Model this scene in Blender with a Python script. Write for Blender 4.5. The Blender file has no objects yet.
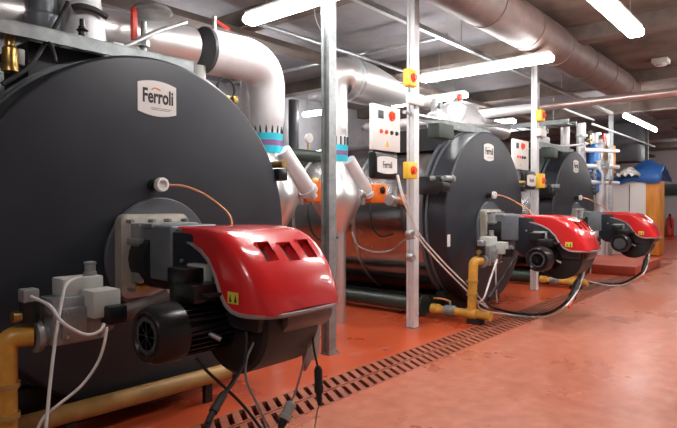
import bpy, bmesh, math, random
from mathutils import Vector, Matrix, Euler
random.seed(4)
SC = bpy.context.scene
COL = SC.collection
R = math.radians
PI = math.pi

# ------------------------------------------------------------------ camera numbers
F = 560.0
TH, PIT, H = R(40.43), R(0.91), 1.45
FW = Vector((math.cos(TH)*math.cos(PIT), math.sin(TH)*math.cos(PIT), -math.sin(PIT)))
RT = Vector((math.sin(TH), -math.cos(TH), 0))
UP = RT.cross(FW)
CAM = Vector((0, 0, H))
def at(px, py, ax, v):
    d = FW + RT*((px-338.5)/F) - UP*((py-214)/F)
    i = 'xyz'.index(ax)
    return CAM + d*((v-CAM[i])/d[i])
def atY(px, py, y): return at(px, py, 'y', y)

# ------------------------------------------------------------------ materials
def mat(name, col, rough=0.5, metal=0.0, spec=0.5, coat=0.0, noise=0.0, nscale=8.0, bump=0.0, bscale=40.0, col2=None, rvar=0.0, detail=4.0, stretch=None, coatr=0.1):
    m = bpy.data.materials.new(name); m.use_nodes = True
    nt = m.node_tree; b = nt.nodes['Principled BSDF']
    c = (col[0], col[1], col[2], 1)
    b.inputs['Base Color'].default_value = c
    b.inputs['Roughness'].default_value = rough
    b.inputs['Metallic'].default_value = metal
    b.inputs['Specular IOR Level'].default_value = spec
    b.inputs['Coat Weight'].default_value = coat
    b.inputs['Coat Roughness'].default_value = coatr
    if noise or rvar or bump:
        tc = nt.nodes.new('ShaderNodeTexCoord')
        mp = nt.nodes.new('ShaderNodeMapping')
        nt.links.new(tc.outputs['Object'], mp.inputs['Vector'])
        if stretch: mp.inputs['Scale'].default_value = stretch
    if noise or rvar:
        n = nt.nodes.new('ShaderNodeTexNoise')
        n.inputs['Scale'].default_value = nscale; n.inputs['Detail'].default_value = detail
        n.inputs['Roughness'].default_value = 0.6
        nt.links.new(mp.outputs['Vector'], n.inputs['Vector'])
    if noise:
        r = nt.nodes.new('ShaderNodeValToRGB')
        d = col2 if col2 else tuple(x*(1-noise) for x in col)
        r.color_ramp.elements[0].position = 0.35; r.color_ramp.elements[0].color = (d[0], d[1], d[2], 1)
        r.color_ramp.elements[1].position = 0.65; r.color_ramp.elements[1].color = c
        nt.links.new(n.outputs['Fac'], r.inputs['Fac'])
        nt.links.new(r.outputs['Color'], b.inputs['Base Color'])
    if rvar:
        q = nt.nodes.new('ShaderNodeMapRange')
        q.inputs['From Min'].default_value = 0.3; q.inputs['From Max'].default_value = 0.7
        q.inputs['To Min'].default_value = max(0, rough-rvar); q.inputs['To Max'].default_value = rough+rvar
        nt.links.new(n.outputs['Fac'], q.inputs['Value'])
        nt.links.new(q.outputs['Result'], b.inputs['Roughness'])
    if bump:
        n2 = nt.nodes.new('ShaderNodeTexNoise'); n2.inputs['Scale'].default_value = bscale
        nt.links.new(mp.outputs['Vector'], n2.inputs['Vector'])
        bp = nt.nodes.new('ShaderNodeBump'); bp.inputs['Strength'].default_value = bump
        bp.inputs['Distance'].default_value = 0.02
        nt.links.new(n2.outputs['Fac'], bp.inputs['Height'])
        nt.links.new(bp.outputs['Normal'], b.inputs['Normal'])
    return m
def emis(name, col, s):
    m = mat(name, col, 0.4)
    b = m.node_tree.nodes['Principled BSDF']
    b.inputs['Emission Color'].default_value = (col[0], col[1], col[2], 1)
    b.inputs['Emission Strength'].default_value = s
    return m

def floor_material():
    m = bpy.data.materials.new('red_floor_paint'); m.use_nodes = True
    nt = m.node_tree; b = nt.nodes['Principled BSDF']; N = nt.nodes; L = nt.links
    tc = N.new('ShaderNodeTexCoord')
    n1 = N.new('ShaderNodeTexNoise'); n1.inputs['Scale'].default_value = 0.9; n1.inputs['Detail'].default_value = 7; n1.inputs['Roughness'].default_value = 0.65
    n2 = N.new('ShaderNodeTexNoise'); n2.inputs['Scale'].default_value = 7; n2.inputs['Detail'].default_value = 4; n2.inputs['Roughness'].default_value = 0.55
    n3 = N.new('ShaderNodeTexNoise'); n3.inputs['Scale'].default_value = 1.7; n3.inputs['Detail'].default_value = 3
    mp = N.new('ShaderNodeMapping'); mp.inputs['Scale'].default_value = (1.0, 2.4, 1)
    mp.inputs['Rotation'].default_value = (0, 0, 0.5)
    for n in (n1, n2): L.new(tc.outputs['Object'], n.inputs['Vector'])
    L.new(tc.outputs['Object'], mp.inputs['Vector']); L.new(mp.outputs['Vector'], n3.inputs['Vector'])
    # front of the drain: hazy lamp reflection painted in as paler red
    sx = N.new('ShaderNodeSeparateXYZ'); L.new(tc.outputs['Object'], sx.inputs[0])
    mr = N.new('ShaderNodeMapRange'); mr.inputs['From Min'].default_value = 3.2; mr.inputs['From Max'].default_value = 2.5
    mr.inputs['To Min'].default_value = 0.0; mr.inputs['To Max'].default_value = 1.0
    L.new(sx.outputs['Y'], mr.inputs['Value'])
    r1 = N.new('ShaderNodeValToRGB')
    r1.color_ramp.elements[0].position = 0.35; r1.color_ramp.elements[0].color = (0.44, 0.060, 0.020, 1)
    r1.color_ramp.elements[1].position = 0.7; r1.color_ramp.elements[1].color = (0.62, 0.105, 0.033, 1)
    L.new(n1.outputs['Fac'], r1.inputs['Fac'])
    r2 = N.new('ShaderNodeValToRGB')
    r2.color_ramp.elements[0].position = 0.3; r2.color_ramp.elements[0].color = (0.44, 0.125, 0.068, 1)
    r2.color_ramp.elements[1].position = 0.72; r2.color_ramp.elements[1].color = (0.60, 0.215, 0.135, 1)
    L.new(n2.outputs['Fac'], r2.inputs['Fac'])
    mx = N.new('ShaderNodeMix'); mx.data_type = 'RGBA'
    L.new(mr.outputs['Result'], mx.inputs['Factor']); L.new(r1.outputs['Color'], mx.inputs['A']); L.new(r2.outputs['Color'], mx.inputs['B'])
    r3 = N.new('ShaderNodeValToRGB')
    r3.color_ramp.elements[0].position = 0.62; r3.color_ramp.elements[0].color = (0, 0, 0, 1)
    r3.color_ramp.elements[1].position = 0.82; r3.color_ramp.elements[1].color = (0.55, 0.55, 0.55, 1)
    L.new(n3.outputs['Fac'], r3.inputs['Fac'])
    mx2 = N.new('ShaderNodeMix'); mx2.data_type = 'RGBA'; mx2.inputs['B'].default_value = (0.62, 0.40, 0.32, 1)
    L.new(r3.outputs['Color'], mx2.inputs['Factor']); L.new(mx.outputs['Result'], mx2.inputs['A'])
    L.new(mx2.outputs['Result'], b.inputs['Base Color'])
    q = N.new('ShaderNodeMapRange'); q.inputs['From Min'].default_value = 0.3; q.inputs['From Max'].default_value = 0.7
    q.inputs['To Min'].default_value = 0.22; q.inputs['To Max'].default_value = 0.42
    L.new(n1.outputs['Fac'], q.inputs['Value']); L.new(q.outputs['Result'], b.inputs['Roughness'])
    bp = N.new('ShaderNodeBump'); bp.inputs['Strength'].default_value = 0.06; bp.inputs['Distance'].default_value = 0.01
    L.new(n2.outputs['Fac'], bp.inputs['Height']); L.new(bp.outputs['Normal'], b.inputs['Normal'])
    return m

def ceiling_material():
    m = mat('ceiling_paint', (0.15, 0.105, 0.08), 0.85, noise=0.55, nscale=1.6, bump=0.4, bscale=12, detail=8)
    nt = m.node_tree; N = nt.nodes; L = nt.links; b = N['Principled BSDF']
    src = b.inputs['Base Color'].links[0].from_socket
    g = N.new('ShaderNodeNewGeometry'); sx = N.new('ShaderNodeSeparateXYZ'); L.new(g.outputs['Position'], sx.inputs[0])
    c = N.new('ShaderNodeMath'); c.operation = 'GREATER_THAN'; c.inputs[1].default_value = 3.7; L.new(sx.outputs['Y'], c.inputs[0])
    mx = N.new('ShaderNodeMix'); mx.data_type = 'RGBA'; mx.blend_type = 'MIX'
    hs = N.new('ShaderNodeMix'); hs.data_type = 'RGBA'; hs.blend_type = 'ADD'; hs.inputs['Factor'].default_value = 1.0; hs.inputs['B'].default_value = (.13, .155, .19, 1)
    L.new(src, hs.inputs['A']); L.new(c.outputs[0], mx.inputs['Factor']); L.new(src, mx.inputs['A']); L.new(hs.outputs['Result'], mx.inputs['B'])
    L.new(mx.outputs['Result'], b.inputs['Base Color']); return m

M = dict(
 floor=floor_material(),
 drain=mat('drain_black', (0.012, 0.008, 0.007), 0.8),
 grate=mat('grate_red', (0.44, 0.13, 0.075), 0.42, noise=0.3, nscale=6),
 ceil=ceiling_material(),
 beam=mat('beam_brown', (0.17, 0.13, 0.11), 0.8, noise=0.4, nscale=3),
 wall=mat('wall_grey', (0.34, 0.34, 0.36), 0.8, noise=0.25, nscale=2),
 wallw=mat('wall_offwhite', (0.55, 0.54, 0.55), 0.8, noise=0.15, nscale=0.8),
 door=mat('boiler_door_grey', (0.019, 0.023, 0.031), 0.42, noise=0.12, nscale=3, rvar=0.05),
 dark=mat('black_steel', (0.012, 0.012, 0.013), 0.5),
 black=mat('black_plastic', (0.010, 0.010, 0.011), 0.28, spec=0.5),
 navy=mat('navy_black_casing', (0.018, 0.022, 0.032), 0.35),
 rubber=mat('black_rubber', (0.012, 0.012, 0.012), 0.6),
 rim=mat('door_rim_grey', (0.10, 0.11, 0.125), 0.4),
 clad=mat('stainless_cladding', (0.46, 0.45, 0.45), 0.20, metal=1.0, rvar=0.08, nscale=3, bump=0.25, bscale=3),
 alu=mat('aluminium_cladding', (0.78, 0.77, 0.77), 0.36, metal=0.9, rvar=0.06, nscale=4, bump=0.06, bscale=5),
 aluw=mat('pale_insulation_jacket', (0.76, 0.76, 0.77), 0.42, metal=0.3, noise=0.1, nscale=6, bump=0.08, bscale=8),
 galv=mat('galvanised_steel', (0.62, 0.65, 0.66), 0.36, metal=0.85, noise=0.25, nscale=20, rvar=0.08),
 galv_lit=mat('lit_galvanised_steel', (0.78, 0.79, 0.80), 0.45, metal=0.4, noise=0.1, nscale=12),  # paler copy of the steel, lamp glare on the posts put into its colour
 galvd=mat('dull_galvanised_steel', (0.36, 0.39, 0.39), 0.5, metal=0.6, noise=0.3, nscale=10),
 cast=mat('cast_aluminium', (0.36, 0.38, 0.38), 0.42, metal=0.45, noise=0.2, nscale=9, bump=0.1, bscale=60),
 castb=mat('bluish_cast_aluminium', (0.20, 0.225, 0.25), 0.42, metal=0.3, noise=0.15, nscale=9),
 beige=mat('beige_cast_flange', (0.50, 0.46, 0.39), 0.5, metal=0.2, noise=0.2, nscale=10),
 pgrey=mat('pale_grey_plastic', (0.48, 0.49, 0.46), 0.5),
 tgrey=mat('taupe_plastic', (0.20, 0.165, 0.15), 0.45, noise=0.2, nscale=8),
 rimg=mat('hood_rim_grey', (0.30, 0.24, 0.23), 0.4),
 red=mat('glossy_red_paint', (0.74, 0.022, 0.024), 0.24, coat=0.8, coatr=0.06, spec=0.5, bump=0.0),
 redp=mat('red_plinth_paint', (0.50, 0.075, 0.035), 0.4, noise=0.2, nscale=3),
 redh=mat('red_handle', (0.70, 0.05, 0.03), 0.4),
 yel=mat('yellow_gas_paint', (0.72, 0.38, 0.06), 0.35, noise=0.25, nscale=9),
 yeld=mat('worn_yellow_gas_paint', (0.52, 0.29, 0.085), 0.45, noise=0.3, nscale=6),
 brass=mat('brass', (0.62, 0.42, 0.14), 0.3, metal=0.9, noise=0.3, nscale=12),
 orange=mat('orange_plastic', (0.90, 0.20, 0.025), 0.4),
 orangel=mat('orange_boards', (0.85, 0.33, 0.04), 0.5, noise=0.25, nscale=5, stretch=(4, 4, 0.3)),
 white=mat('white_enamel', (0.78, 0.77, 0.74), 0.35),
 whitec=mat('white_cable', (0.66, 0.64, 0.60), 0.5),
 greyc=mat('grey_cable', (0.27, 0.26, 0.25), 0.5),
 hose=mat('copper_hose', (0.62, 0.27, 0.13), 0.35, metal=0.5),
 label=mat('label_white', (0.72, 0.70, 0.68), 0.45),
 ink=mat('black_ink', (0.02, 0.018, 0.018), 0.6),
 inko=mat('orange_ink', (0.75, 0.22, 0.05), 0.6),
 swy=mat('switch_yellow', (0.92, 0.58, 0.05), 0.4),
 swr=mat('switch_red', (0.85, 0.08, 0.03), 0.4),
 stick=mat('sticker_yellow', (0.72, 0.68, 0.08), 0.5),
 emb=mat('emblem_blue', (0.06, 0.06, 0.32), 0.4),
 teal=mat('teal_tape', (0.02, 0.48, 0.62), 0.4),
 purple=mat('plum_tape', (0.22, 0.10, 0.25), 0.5),
 blue=mat('blue_paint', (0.02, 0.14, 0.42), 0.4),
 tarp=mat('blue_tarpaulin', (0.05, 0.20, 0.62), 0.35, noise=0.3, nscale=3),
 duct=mat('brown_duct_wrap', (0.15, 0.095, 0.080), 0.55, metal=0.0, noise=0.35, nscale=5, bump=0.25, bscale=6),
 pinkpipe=mat('pink_grey_pipe', (0.55, 0.42, 0.40), 0.3, metal=0.6, noise=0.2, nscale=3),
 green=mat('dark_green_paint', (0.035, 0.055, 0.042), 0.45),
 glass=mat('dark_window_glass', (0.012, 0.014, 0.016), 0.1),
 charcoal=mat('charcoal_sheet', (0.055, 0.058, 0.066), 0.5),
 tube=emis('fluorescent_glow', (1.0, 0.97, 0.95), 50.0),
)

# ------------------------------------------------------------------ helpers
def bm_(): return bmesh.new()
def box(bm, c, s, rot=None, bev=0.0, seg=2):
    r = bmesh.ops.create_cube(bm, size=1.0)
    vs = r['verts']
    bmesh.ops.scale(bm, vec=s, verts=vs)
    if bev:
        es = list({e for v in vs for e in v.link_edges})
        q = bmesh.ops.bevel(bm, geom=es, offset=min(bev, min(s)*0.45), segments=seg, affect='EDGES', profile=0.5)
        vs = list({v for f in q['faces'] for v in f.verts} | {v for v in vs if v.is_valid})
    if rot: bmesh.ops.rotate(bm, cent=(0, 0, 0), matrix=Euler(rot).to_matrix(), verts=vs)
    bmesh.ops.translate(bm, vec=c, verts=vs)
    return bm
def box2(bm, a, b, bev=0.0, seg=2):
    a, b = Vector(a), Vector(b)
    return box(bm, (a+b)/2, [abs(b[i]-a[i]) for i in range(3)], None, bev, seg)
def frame_of(d):
    d = Vector(d).normalized()
    u = Vector((0, 0, 1)) if abs(d.z) < 0.9 else Vector((1, 0, 0))
    a = d.cross(u).normalized(); return a, d.cross(a).normalized()
def lathe(bm, p, d, prof, seg=32, caps=True):
    """prof: list of (distance along d, radius)"""
    p = Vector(p); d = Vector(d).normalized(); a, b = frame_of(d)
    rings = []
    for t, r in prof:
        c = p+d*t
        rings.append([bm.verts.new(c+(a*math.cos(2*PI*k/seg)+b*math.sin(2*PI*k/seg))*max(r, 1e-5)) for k in range(seg)])
    for i in range(len(rings)-1):
        for k in range(seg):
            bm.faces.new((rings[i][k], rings[i][(k+1) % seg], rings[i+1][(k+1) % seg], rings[i+1][k]))
    if caps:
        bm.faces.new(rings[0][::-1]); bm.faces.new(rings[-1])
    return bm
def cyl(bm, p, q, r, r2=None, seg=24):
    p, q = Vector(p), Vector(q)
    return lathe(bm, p, q-p, [(0, r), ((q-p).length, r if r2 is None else r2)], seg)
def smooth_pts(pts, n=6):
    pts = [Vector(p) for p in pts]
    if len(pts) < 3: return pts
    out = []
    for i in range(len(pts)-1):
        p0 = pts[max(i-1, 0)]; p1 = pts[i]; p2 = pts[i+1]; p3 = pts[min(i+2, len(pts)-1)]
        for k in range(n):
            t = k/n
            out.append(0.5*((2*p1)+(-p0+p2)*t+(2*p0-5*p1+4*p2-p3)*t*t+(-p0+3*p1-3*p2+p3)*t**3))
    out.append(pts[-1]); return out
def tube(bm, pts, r, seg=10, sm=6, caps=True):
    P = smooth_pts(pts, sm) if sm else [Vector(p) for p in pts]
    n = len(P); rad = r if callable(r) else (lambda t: r)
    t0 = (P[1]-P[0]).normalized(); a, _ = frame_of(t0); prev = t0; rings = []
    for i in range(n):
        t = (P[min(i+1, n-1)]-P[max(i-1, 0)]).normalized()
        ax = prev.cross(t)
        if ax.length > 1e-7:
            a = Matrix.Rotation(prev.angle(t), 3, ax.normalized()) @ a
        a = (a-t*a.dot(t)).normalized(); b = t.cross(a); prev = t
        rr = rad(i/(n-1))
        rings.append([bm.verts.new(P[i]+(a*math.cos(2*PI*k/seg)+b*math.sin(2*PI*k/seg))*rr) for k in range(seg)])
    for i in range(n-1):
        for k in range(seg):
            bm.faces.new((rings[i][k], rings[i][(k+1) % seg], rings[i+1][(k+1) % seg], rings[i+1][k]))
    if caps: bm.faces.new(rings[0][::-1]); bm.faces.new(rings[-1])
    return bm
def bend(pts, rad, n=7):
    """polyline with rounded corners"""
    pts = [Vector(p) for p in pts]; out = [pts[0]]
    for i in range(1, len(pts)-1):
        p, a, b = pts[i], (pts[i-1]-pts[i]), (pts[i+1]-pts[i])
        rr = min(rad, a.length*0.49, b.length*0.49)
        s, e = p+a.normalized()*rr, p+b.normalized()*rr
        for k in range(n+1):
            t = k/n; out.append(s*(1-t)**2+p*2*t*(1-t)+e*t*t)
    out.append(pts[-1]); return out
def pipe(bm, pts, r, rad=0.2, seg=20): return tube(bm, bend(pts, rad), r, seg, 0)
def prism(bm, poly, ax, a, b, bev=0.0):
    """poly: list of 2D points in the plane normal to axis ax"""
    def mk(p, v):
        l = list(p); l.insert('xyz'.index(ax), v); return bm.verts.new(l)
    A = [mk(p, a) for p in poly]; B = [mk(p, b) for p in poly]; n = len(poly)
    fs = [bm.faces.new(A), bm.faces.new(B[::-1])]
    for i in range(n): fs.append(bm.faces.new((A[i], B[i], B[(i+1) % n], A[(i+1) % n])))
    if bev:
        es = list({e for f in fs for e in f.edges})
        bmesh.ops.bevel(bm, geom=es, offset=bev, segments=2, affect='EDGES', profile=0.5)
    return bm

ORG = {}
def thing(name, label, cat, loc, group=None):
    o = bpy.data.objects.new(name, None); COL.objects.link(o)
    o.empty_display_size = 0.1
    o.location = loc; ORG[o.name] = Vector(loc)
    tag(o, label, cat, group); return o
def tag(o, label, cat, group=None, kind=None):
    o['label'] = label; o['category'] = cat
    if group: o['group'] = group
    if kind: o['kind'] = kind
    return o
def obj(name, bm, m, parent=None, ang=35, smooth=True, label=None):
    me = bpy.data.meshes.new(name)
    bmesh.ops.recalc_face_normals(bm, faces=bm.faces[:])
    if parent is not None: org = ORG[parent.name]
    else:
        xs = [v.co for v in bm.verts]
        lo = Vector((min(v.x for v in xs), min(v.y for v in xs), min(v.z for v in xs)))
        hi = Vector((max(v.x for v in xs), max(v.y for v in xs), max(v.z for v in xs)))
        org = Vector(((lo.x+hi.x)/2, (lo.y+hi.y)/2, lo.z))
    bmesh.ops.translate(bm, vec=-org, verts=bm.verts[:])
    bm.to_mesh(me); bm.free()
    me.materials.append(M[m])
    if smooth:
        me.polygons.foreach_set('use_smooth', [True]*len(me.polygons))
        me.set_sharp_from_angle(angle=R(ang))
    o = bpy.data.objects.new(name, me); COL.objects.link(o)
    ORG[o.name] = org
    if parent is not None: o.parent = parent
    else: o.location = org
    if label: o['label'] = label
    return o
def struct(name, bm, m, label=None, parent=None):
    o = obj(name, bm, m, parent, smooth=False)
    if parent is None: o['kind'] = 'structure'
    return o
def copy_tree(o, dx, label=None, group=None, parent=None, skip=()):
    c = o.copy(); COL.objects.link(c)
    ORG[c.name] = ORG[o.name] + Vector((dx, 0, 0))
    if parent is not None: c.parent = parent
    else: c.location.x += dx
    if label: c['label'] = label
    if group: c['group'] = group
    for ch in list(o.children):
        if ch.name.split('.')[0] in skip: continue
        copy_tree(ch, dx, None, None, c, skip)
    return c
def text_bm(s, size, mtx, depth=0.0015, bold=0.0, cond=1.0):
    cu = bpy.data.curves.new('lettering', 'FONT'); cu.body = s; cu.size = size
    cu.align_x = 'CENTER'; cu.align_y = 'CENTER'; cu.extrude = depth; cu.offset = bold; cu.resolution_u = 3
    o = bpy.data.objects.new('lettering', cu); COL.objects.link(o)
    bpy.context.view_layer.update()
    me = bpy.data.meshes.new_from_object(o.evaluated_get(bpy.context.evaluated_depsgraph_get()))
    bm = bm_(); bm.from_mesh(me)
    bmesh.ops.transform(bm, matrix=mtx @ Matrix.Diagonal((cond, 1, 1, 1)), verts=bm.verts[:])
    bpy.data.objects.remove(o); bpy.data.meshes.remove(me); bpy.data.curves.remove(cu)
    return bm
FACE_Y = Matrix.Rotation(R(90), 4, 'X')       # text facing -Y
FACE_X = Matrix.Rotation(R(-90), 4, 'Z') @ Matrix.Rotation(R(90), 4, 'X')   # text facing -X

# ------------------------------------------------------------------ the room
X0, X1, Y0, Y1, ZC = -3.0, 30.5, -3.2, 9.6, 4.05
DY0, DY1 = 2.68, 3.10
b = bm_()
for (ya, yb) in ((Y0, DY0), (DY1, Y1)): box2(b, (X0, ya, -0.2), (X1, yb, 0))
box2(b, (X0, DY0, -0.2), (0.6, DY1, 0)); box2(b, (16, DY0, -0.2), (X1, DY1, 0))
box2(b, (0.6, DY0, -0.22), (16, DY1, -0.16))
o = struct('floor', b, 'floor'); o.data.transform(Matrix.Translation(o.location)); o.location = (0, 0, 0)
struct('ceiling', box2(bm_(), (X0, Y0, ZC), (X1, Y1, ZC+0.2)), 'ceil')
struct('wall_back', box2(bm_(), (X0, Y1, -0.2), (X1, Y1+0.2, ZC)), 'wall')
struct('wall_front', box2(bm_(), (X0, Y0-0.2, -0.2), (X1, Y0, ZC)), 'wall')
struct('wall_left', box2(bm_(), (X0-0.2, Y0-.2, -0.2), (X0, Y1+.2, ZC)), 'wall')
struct('wall_right', box2(bm_(), (X1, Y0-.2, -0.2), (X1+0.2, Y1+.2, ZC)), 'wallw')
w = box2(bm_(), (X1-0.06, 4.9, 1.83), (X1, 5.95, 2.52))
w = obj('window_1', w, 'galvd', smooth=False); w['kind'] = 'structure'
obj('window_pane', box2(bm_(), (X1-0.08, 4.97, 1.90), (X1-0.055, 5.88, 2.45)), 'glass', w, smooth=False)
for i, x in enumerate((1.5, 5.0, 8.6, 12.2, 15.8, 19.4, 23, 26.6)):
    struct('trim_%d' % (i+1), box2(bm_(), (x-0.14, Y0, ZC-0.22), (x+0.14, Y1, ZC)), 'beam')
struct('trim_9', box2(bm_(), (X0, 5.9, ZC-0.3), (X1, 6.2, ZC-0.22)), 'beam')

# drain channel with slotted grate
t = thing('floor_drain', 'long slotted floor drain grating crossing the red floor in front of the boilers', 'drain', (2, 2.89, 0))
obj('drain_channel', box2(bm_(), (0.62, DY0+.005, -0.159), (15.98, DY1-.005, -0.14)), 'drain', t, smooth=False)
for (ya, yb) in ((2.700, 2.865), (2.915, 3.080)):
    b = bm_()
    box2(b, (0.61, ya-0.018, -0.03), (15.99, ya, 0.001)); box2(b, (0.61, yb, -0.03), (15.99, yb+0.018, 0.001))
    x = 0.64
    while x < 15.80:
        sk = 0.10; V = [b.verts.new(p) for z in (-.03, .001) for p in ((x, ya, z), (x+.062, ya, z), (x+.062+sk, yb, z), (x+sk, yb, z))]
        for f in ((3, 2, 1, 0), (4, 5, 6, 7), (0, 1, 5, 4), (1, 2, 6, 5), (2, 3, 7, 6), (3, 0, 4, 7)): b.faces.new([V[i] for i in f])
        x += 0.108
    obj('grating', b, 'grate', t, smooth=False)

# ------------------------------------------------------------------ boilers
CX = [2.17, 7.37, 11.12]
YF, ZC1, RD = 3.5, 1.27, 1.19
def badge_bm(cx, y, z, w, h, d=0.004):
    P = []
    n = 10
    for i in range(n+1):
        s = -1+2*i/n; P.append((cx+s*w/2, z-h/2-0.0+(-(1-s*s))*h*0.13))
    for i in range(n+1):
        s = 1-2*i/n; P.append((cx+s*w/2, z+h/2+(1-s*s)*h*0.13))
    return prism(bm_(), P, 'y', y-d, y)
def make_boiler(cx):
    t = thing('boiler', 'large dark grey round-fronted boiler nearest the viewer', 'boiler', (cx, YF+0.3, 0), 'row of three boilers')
    # door: thick disc with rounded front edge
    pr = [(0.30, RD+0.015), (0.03, RD+0.015)]
    for k in range(6):
        a = PI/2*k/5; pr.append((0.03-0.03*math.sin(a), RD+0.015-0.03+0.03*math.cos(a)))
    d = obj('door', lathe(bm_(), (cx, YF, ZC1), (0, 1, 0), pr[::-1], 96), 'door', t, ang=50)
    obj('door_seam', lathe(bm_(), (cx, YF+0.26, ZC1), (0, 1, 0), [(0, RD+.03), (0.035, RD+.03)], 96), 'rim', d)
    obj('flange', lathe(bm_(), (cx, YF+0.33, ZC1), (0, 1, 0), [(0, RD-.1), (0.0, RD+0.045), (0.05, RD+0.045), (.05, RD-.1)], 96), 'rim', t)
    obj('body', lathe(bm_(), (cx, YF+0.30, ZC1), (0, 1, 0), [(0, RD-0.04), (4.2, RD-0.04)], 96), 'clad', t, ang=60)
    for y in (5.0, 6.2, 7.4):
        obj('cladding_band', lathe(bm_(), (cx, y, ZC1), (0, 1, 0), [(0, RD-0.036), (0.0, RD-.028), (0.05, RD-.028), (.05, RD-.036)], 96), 'galv', t)
    # burner door ring
    b = bm_(); c = (cx, YF, 1.10)
    lathe(b, (cx, YF-0.03, 1.10), (0, 1, 0), [(0, 0.375), (0.0, 0.395), (0.008, 0.402), (0.031, 0.402), (0.031, 0.375)], 64)
    obj('burner_ring', b, 'rim', d)
    obj('burner_door', lathe(bm_(), (cx, YF-0.022, 1.10), (0, 1, 0), [(0, .38), (0.023, .38)], 64), 'door', d)
    # sight port
    b = lathe(bm_(), (cx-.04, YF, 1.59), (0, -1, 0), [(0, .045), (0.02, .045), (.02, .030), (0.08, .030)], 24)
    pt = obj('sight_port', b, 'black', t)
    b = lathe(bm_(), (cx-.04, YF-0.08, 1.59), (0, -1, 0), [(0, .036), (0, .048), (0.035, .048), (.04, .044), (0.04, .030), (.02, .030)], 28)
    obj('port_ring', b, 'white', pt, label='white ring around the sight glass')
    # badge
    bd = obj('badge', badge_bm(cx-0.01, YF-0.0005, 2.19, 0.30, 0.195), 'label', t, label='white nameplate')
    obj('lettering', text_bm('Ferroli', 0.135, Matrix.Translation((cx-0.005, YF-0.0055, 2.20)) @ FACE_Y, .001, .0035, .66), 'ink', bd, smooth=False)
    b = bm_(); tube(b, [(cx-0.055, YF-.006, 2.247), (cx-0.03, YF-.006, 2.262), (cx+0.005, YF-.006, 2.255), (cx+.012, YF-.006, 2.251)], 0.0045, 6)
    obj('orange_swoosh', b, 'inko', bd)
    b = bm_(); box2(b, (cx-.06, YF-.006, 2.122), (cx+.10, YF-.004, 2.125)); box2(b, (cx-.06, YF-.006, 2.111), (cx+.085, YF-.004, 2.114))
    obj('fine_print', b, 'ink', bd, smooth=False)
    # hinges on the left, clamp on the right
    for z in (1.78,):
        b = bm_(); cyl(b, (cx-1.30, YF-0.03, z), (cx-1.14, YF-0.045, z), .035); cyl(b, (cx-1.38, YF+.12, z), (cx-1.26, YF-.02, z), .03)
        lathe(b, (cx-1.16, YF-0.045, z), (1, 0, 0), [(0, .045), (.03, .045)], 20); box2(b, (cx-1.16, YF-.06, z-.03), (cx-1.06, YF+.01, z+.03))
        h = obj('hinge', b, 'galvd', t)
        box_ = bm_(); box2(box_, (cx-1.38, YF-.06, z-.17), (cx-1.20, YF+.02, z-.05), .01)
        box2(box_, (cx-1.36, YF+.0, z-.2), (cx-1.24, YF+.36, z+.03), .01)
        obj('hinge_block', box_, 'black', h)
    b = bm_(); box2(b, (cx+1.12, YF-.03, 1.66), (cx+1.23, YF+.3, 1.76), .01)
    k = obj('clamp', b, 'black', t)
    b = cyl(bm_(), (cx+1.17, YF-.05, 1.80), (cx+1.17, YF+.1, 1.80), .03); obj('clamp_nut', b, 'brass', k)
    # base frame
    b = bm_(); box2(b, (cx-0.85, YF+.22, 0), (cx-0.70, YF+4.4, .22)); box2(b, (cx+0.70, YF+.22, 0), (cx+.85, YF+4.4, .22))
    box2(b, (cx-.85, YF+.22, 0), (cx+.85, YF+.34, .3)); 
    obj('base_frame', b, 'dark', t, smooth=False)
    b = bm_(); cyl(b, (cx-1.12, YF+.35, .15), (cx-1.12, YF+4.3, .15), .09); cyl(b, (cx-1.12, YF+.35, .15), (cx-1.12, YF+.38, .15), .13)
    obj('drain_pipe', b, 'green', t)
    # dark shell over the underside
    b = bm_(); lathe(b, (cx, YF+.36, ZC1-.02), (0, 1, 0), [(0, RD-.045), (4.1, RD-.045)], 64)
    bmesh.ops.bisect_plane(b, geom=b.verts[:]+b.edges[:]+b.faces[:], plane_co=(cx, 0, .24), plane_no=(0, 0, 1), clear_outer=True)
    obj('lower_shell', b, 'dark', t)
    # top casing + front rail
    b = bm_(); prism(b, [(cx-0.72, 2.2), (cx+0.22, 2.2), (cx+0.22, 2.50), (cx-0.72, 2.50)], 'y', YF+.10+.24, YF+1.2)
    obj('top_casing', b, 'dark', t, smooth=False)
    b = bm_(); box2(b, (cx-1.55, YF+.18, 2.475), (cx+0.42, YF+.20, 2.56)); box2(b, (cx-1.55, YF+.18, 2.55), (cx+.42, YF+.30, 2.562))
    obj('front_rail', b, 'galvd', t, smooth=False)
    return t
B1 = make_boiler(CX[0])
B2 = copy_tree(B1, CX[1]-CX[0], 'large dark grey round-fronted boiler in the middle of the row of three')
B3 = copy_tree(B1, CX[2]-CX[0], 'dark grey round-fronted boiler farthest down the row, beside the white pipes')

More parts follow.
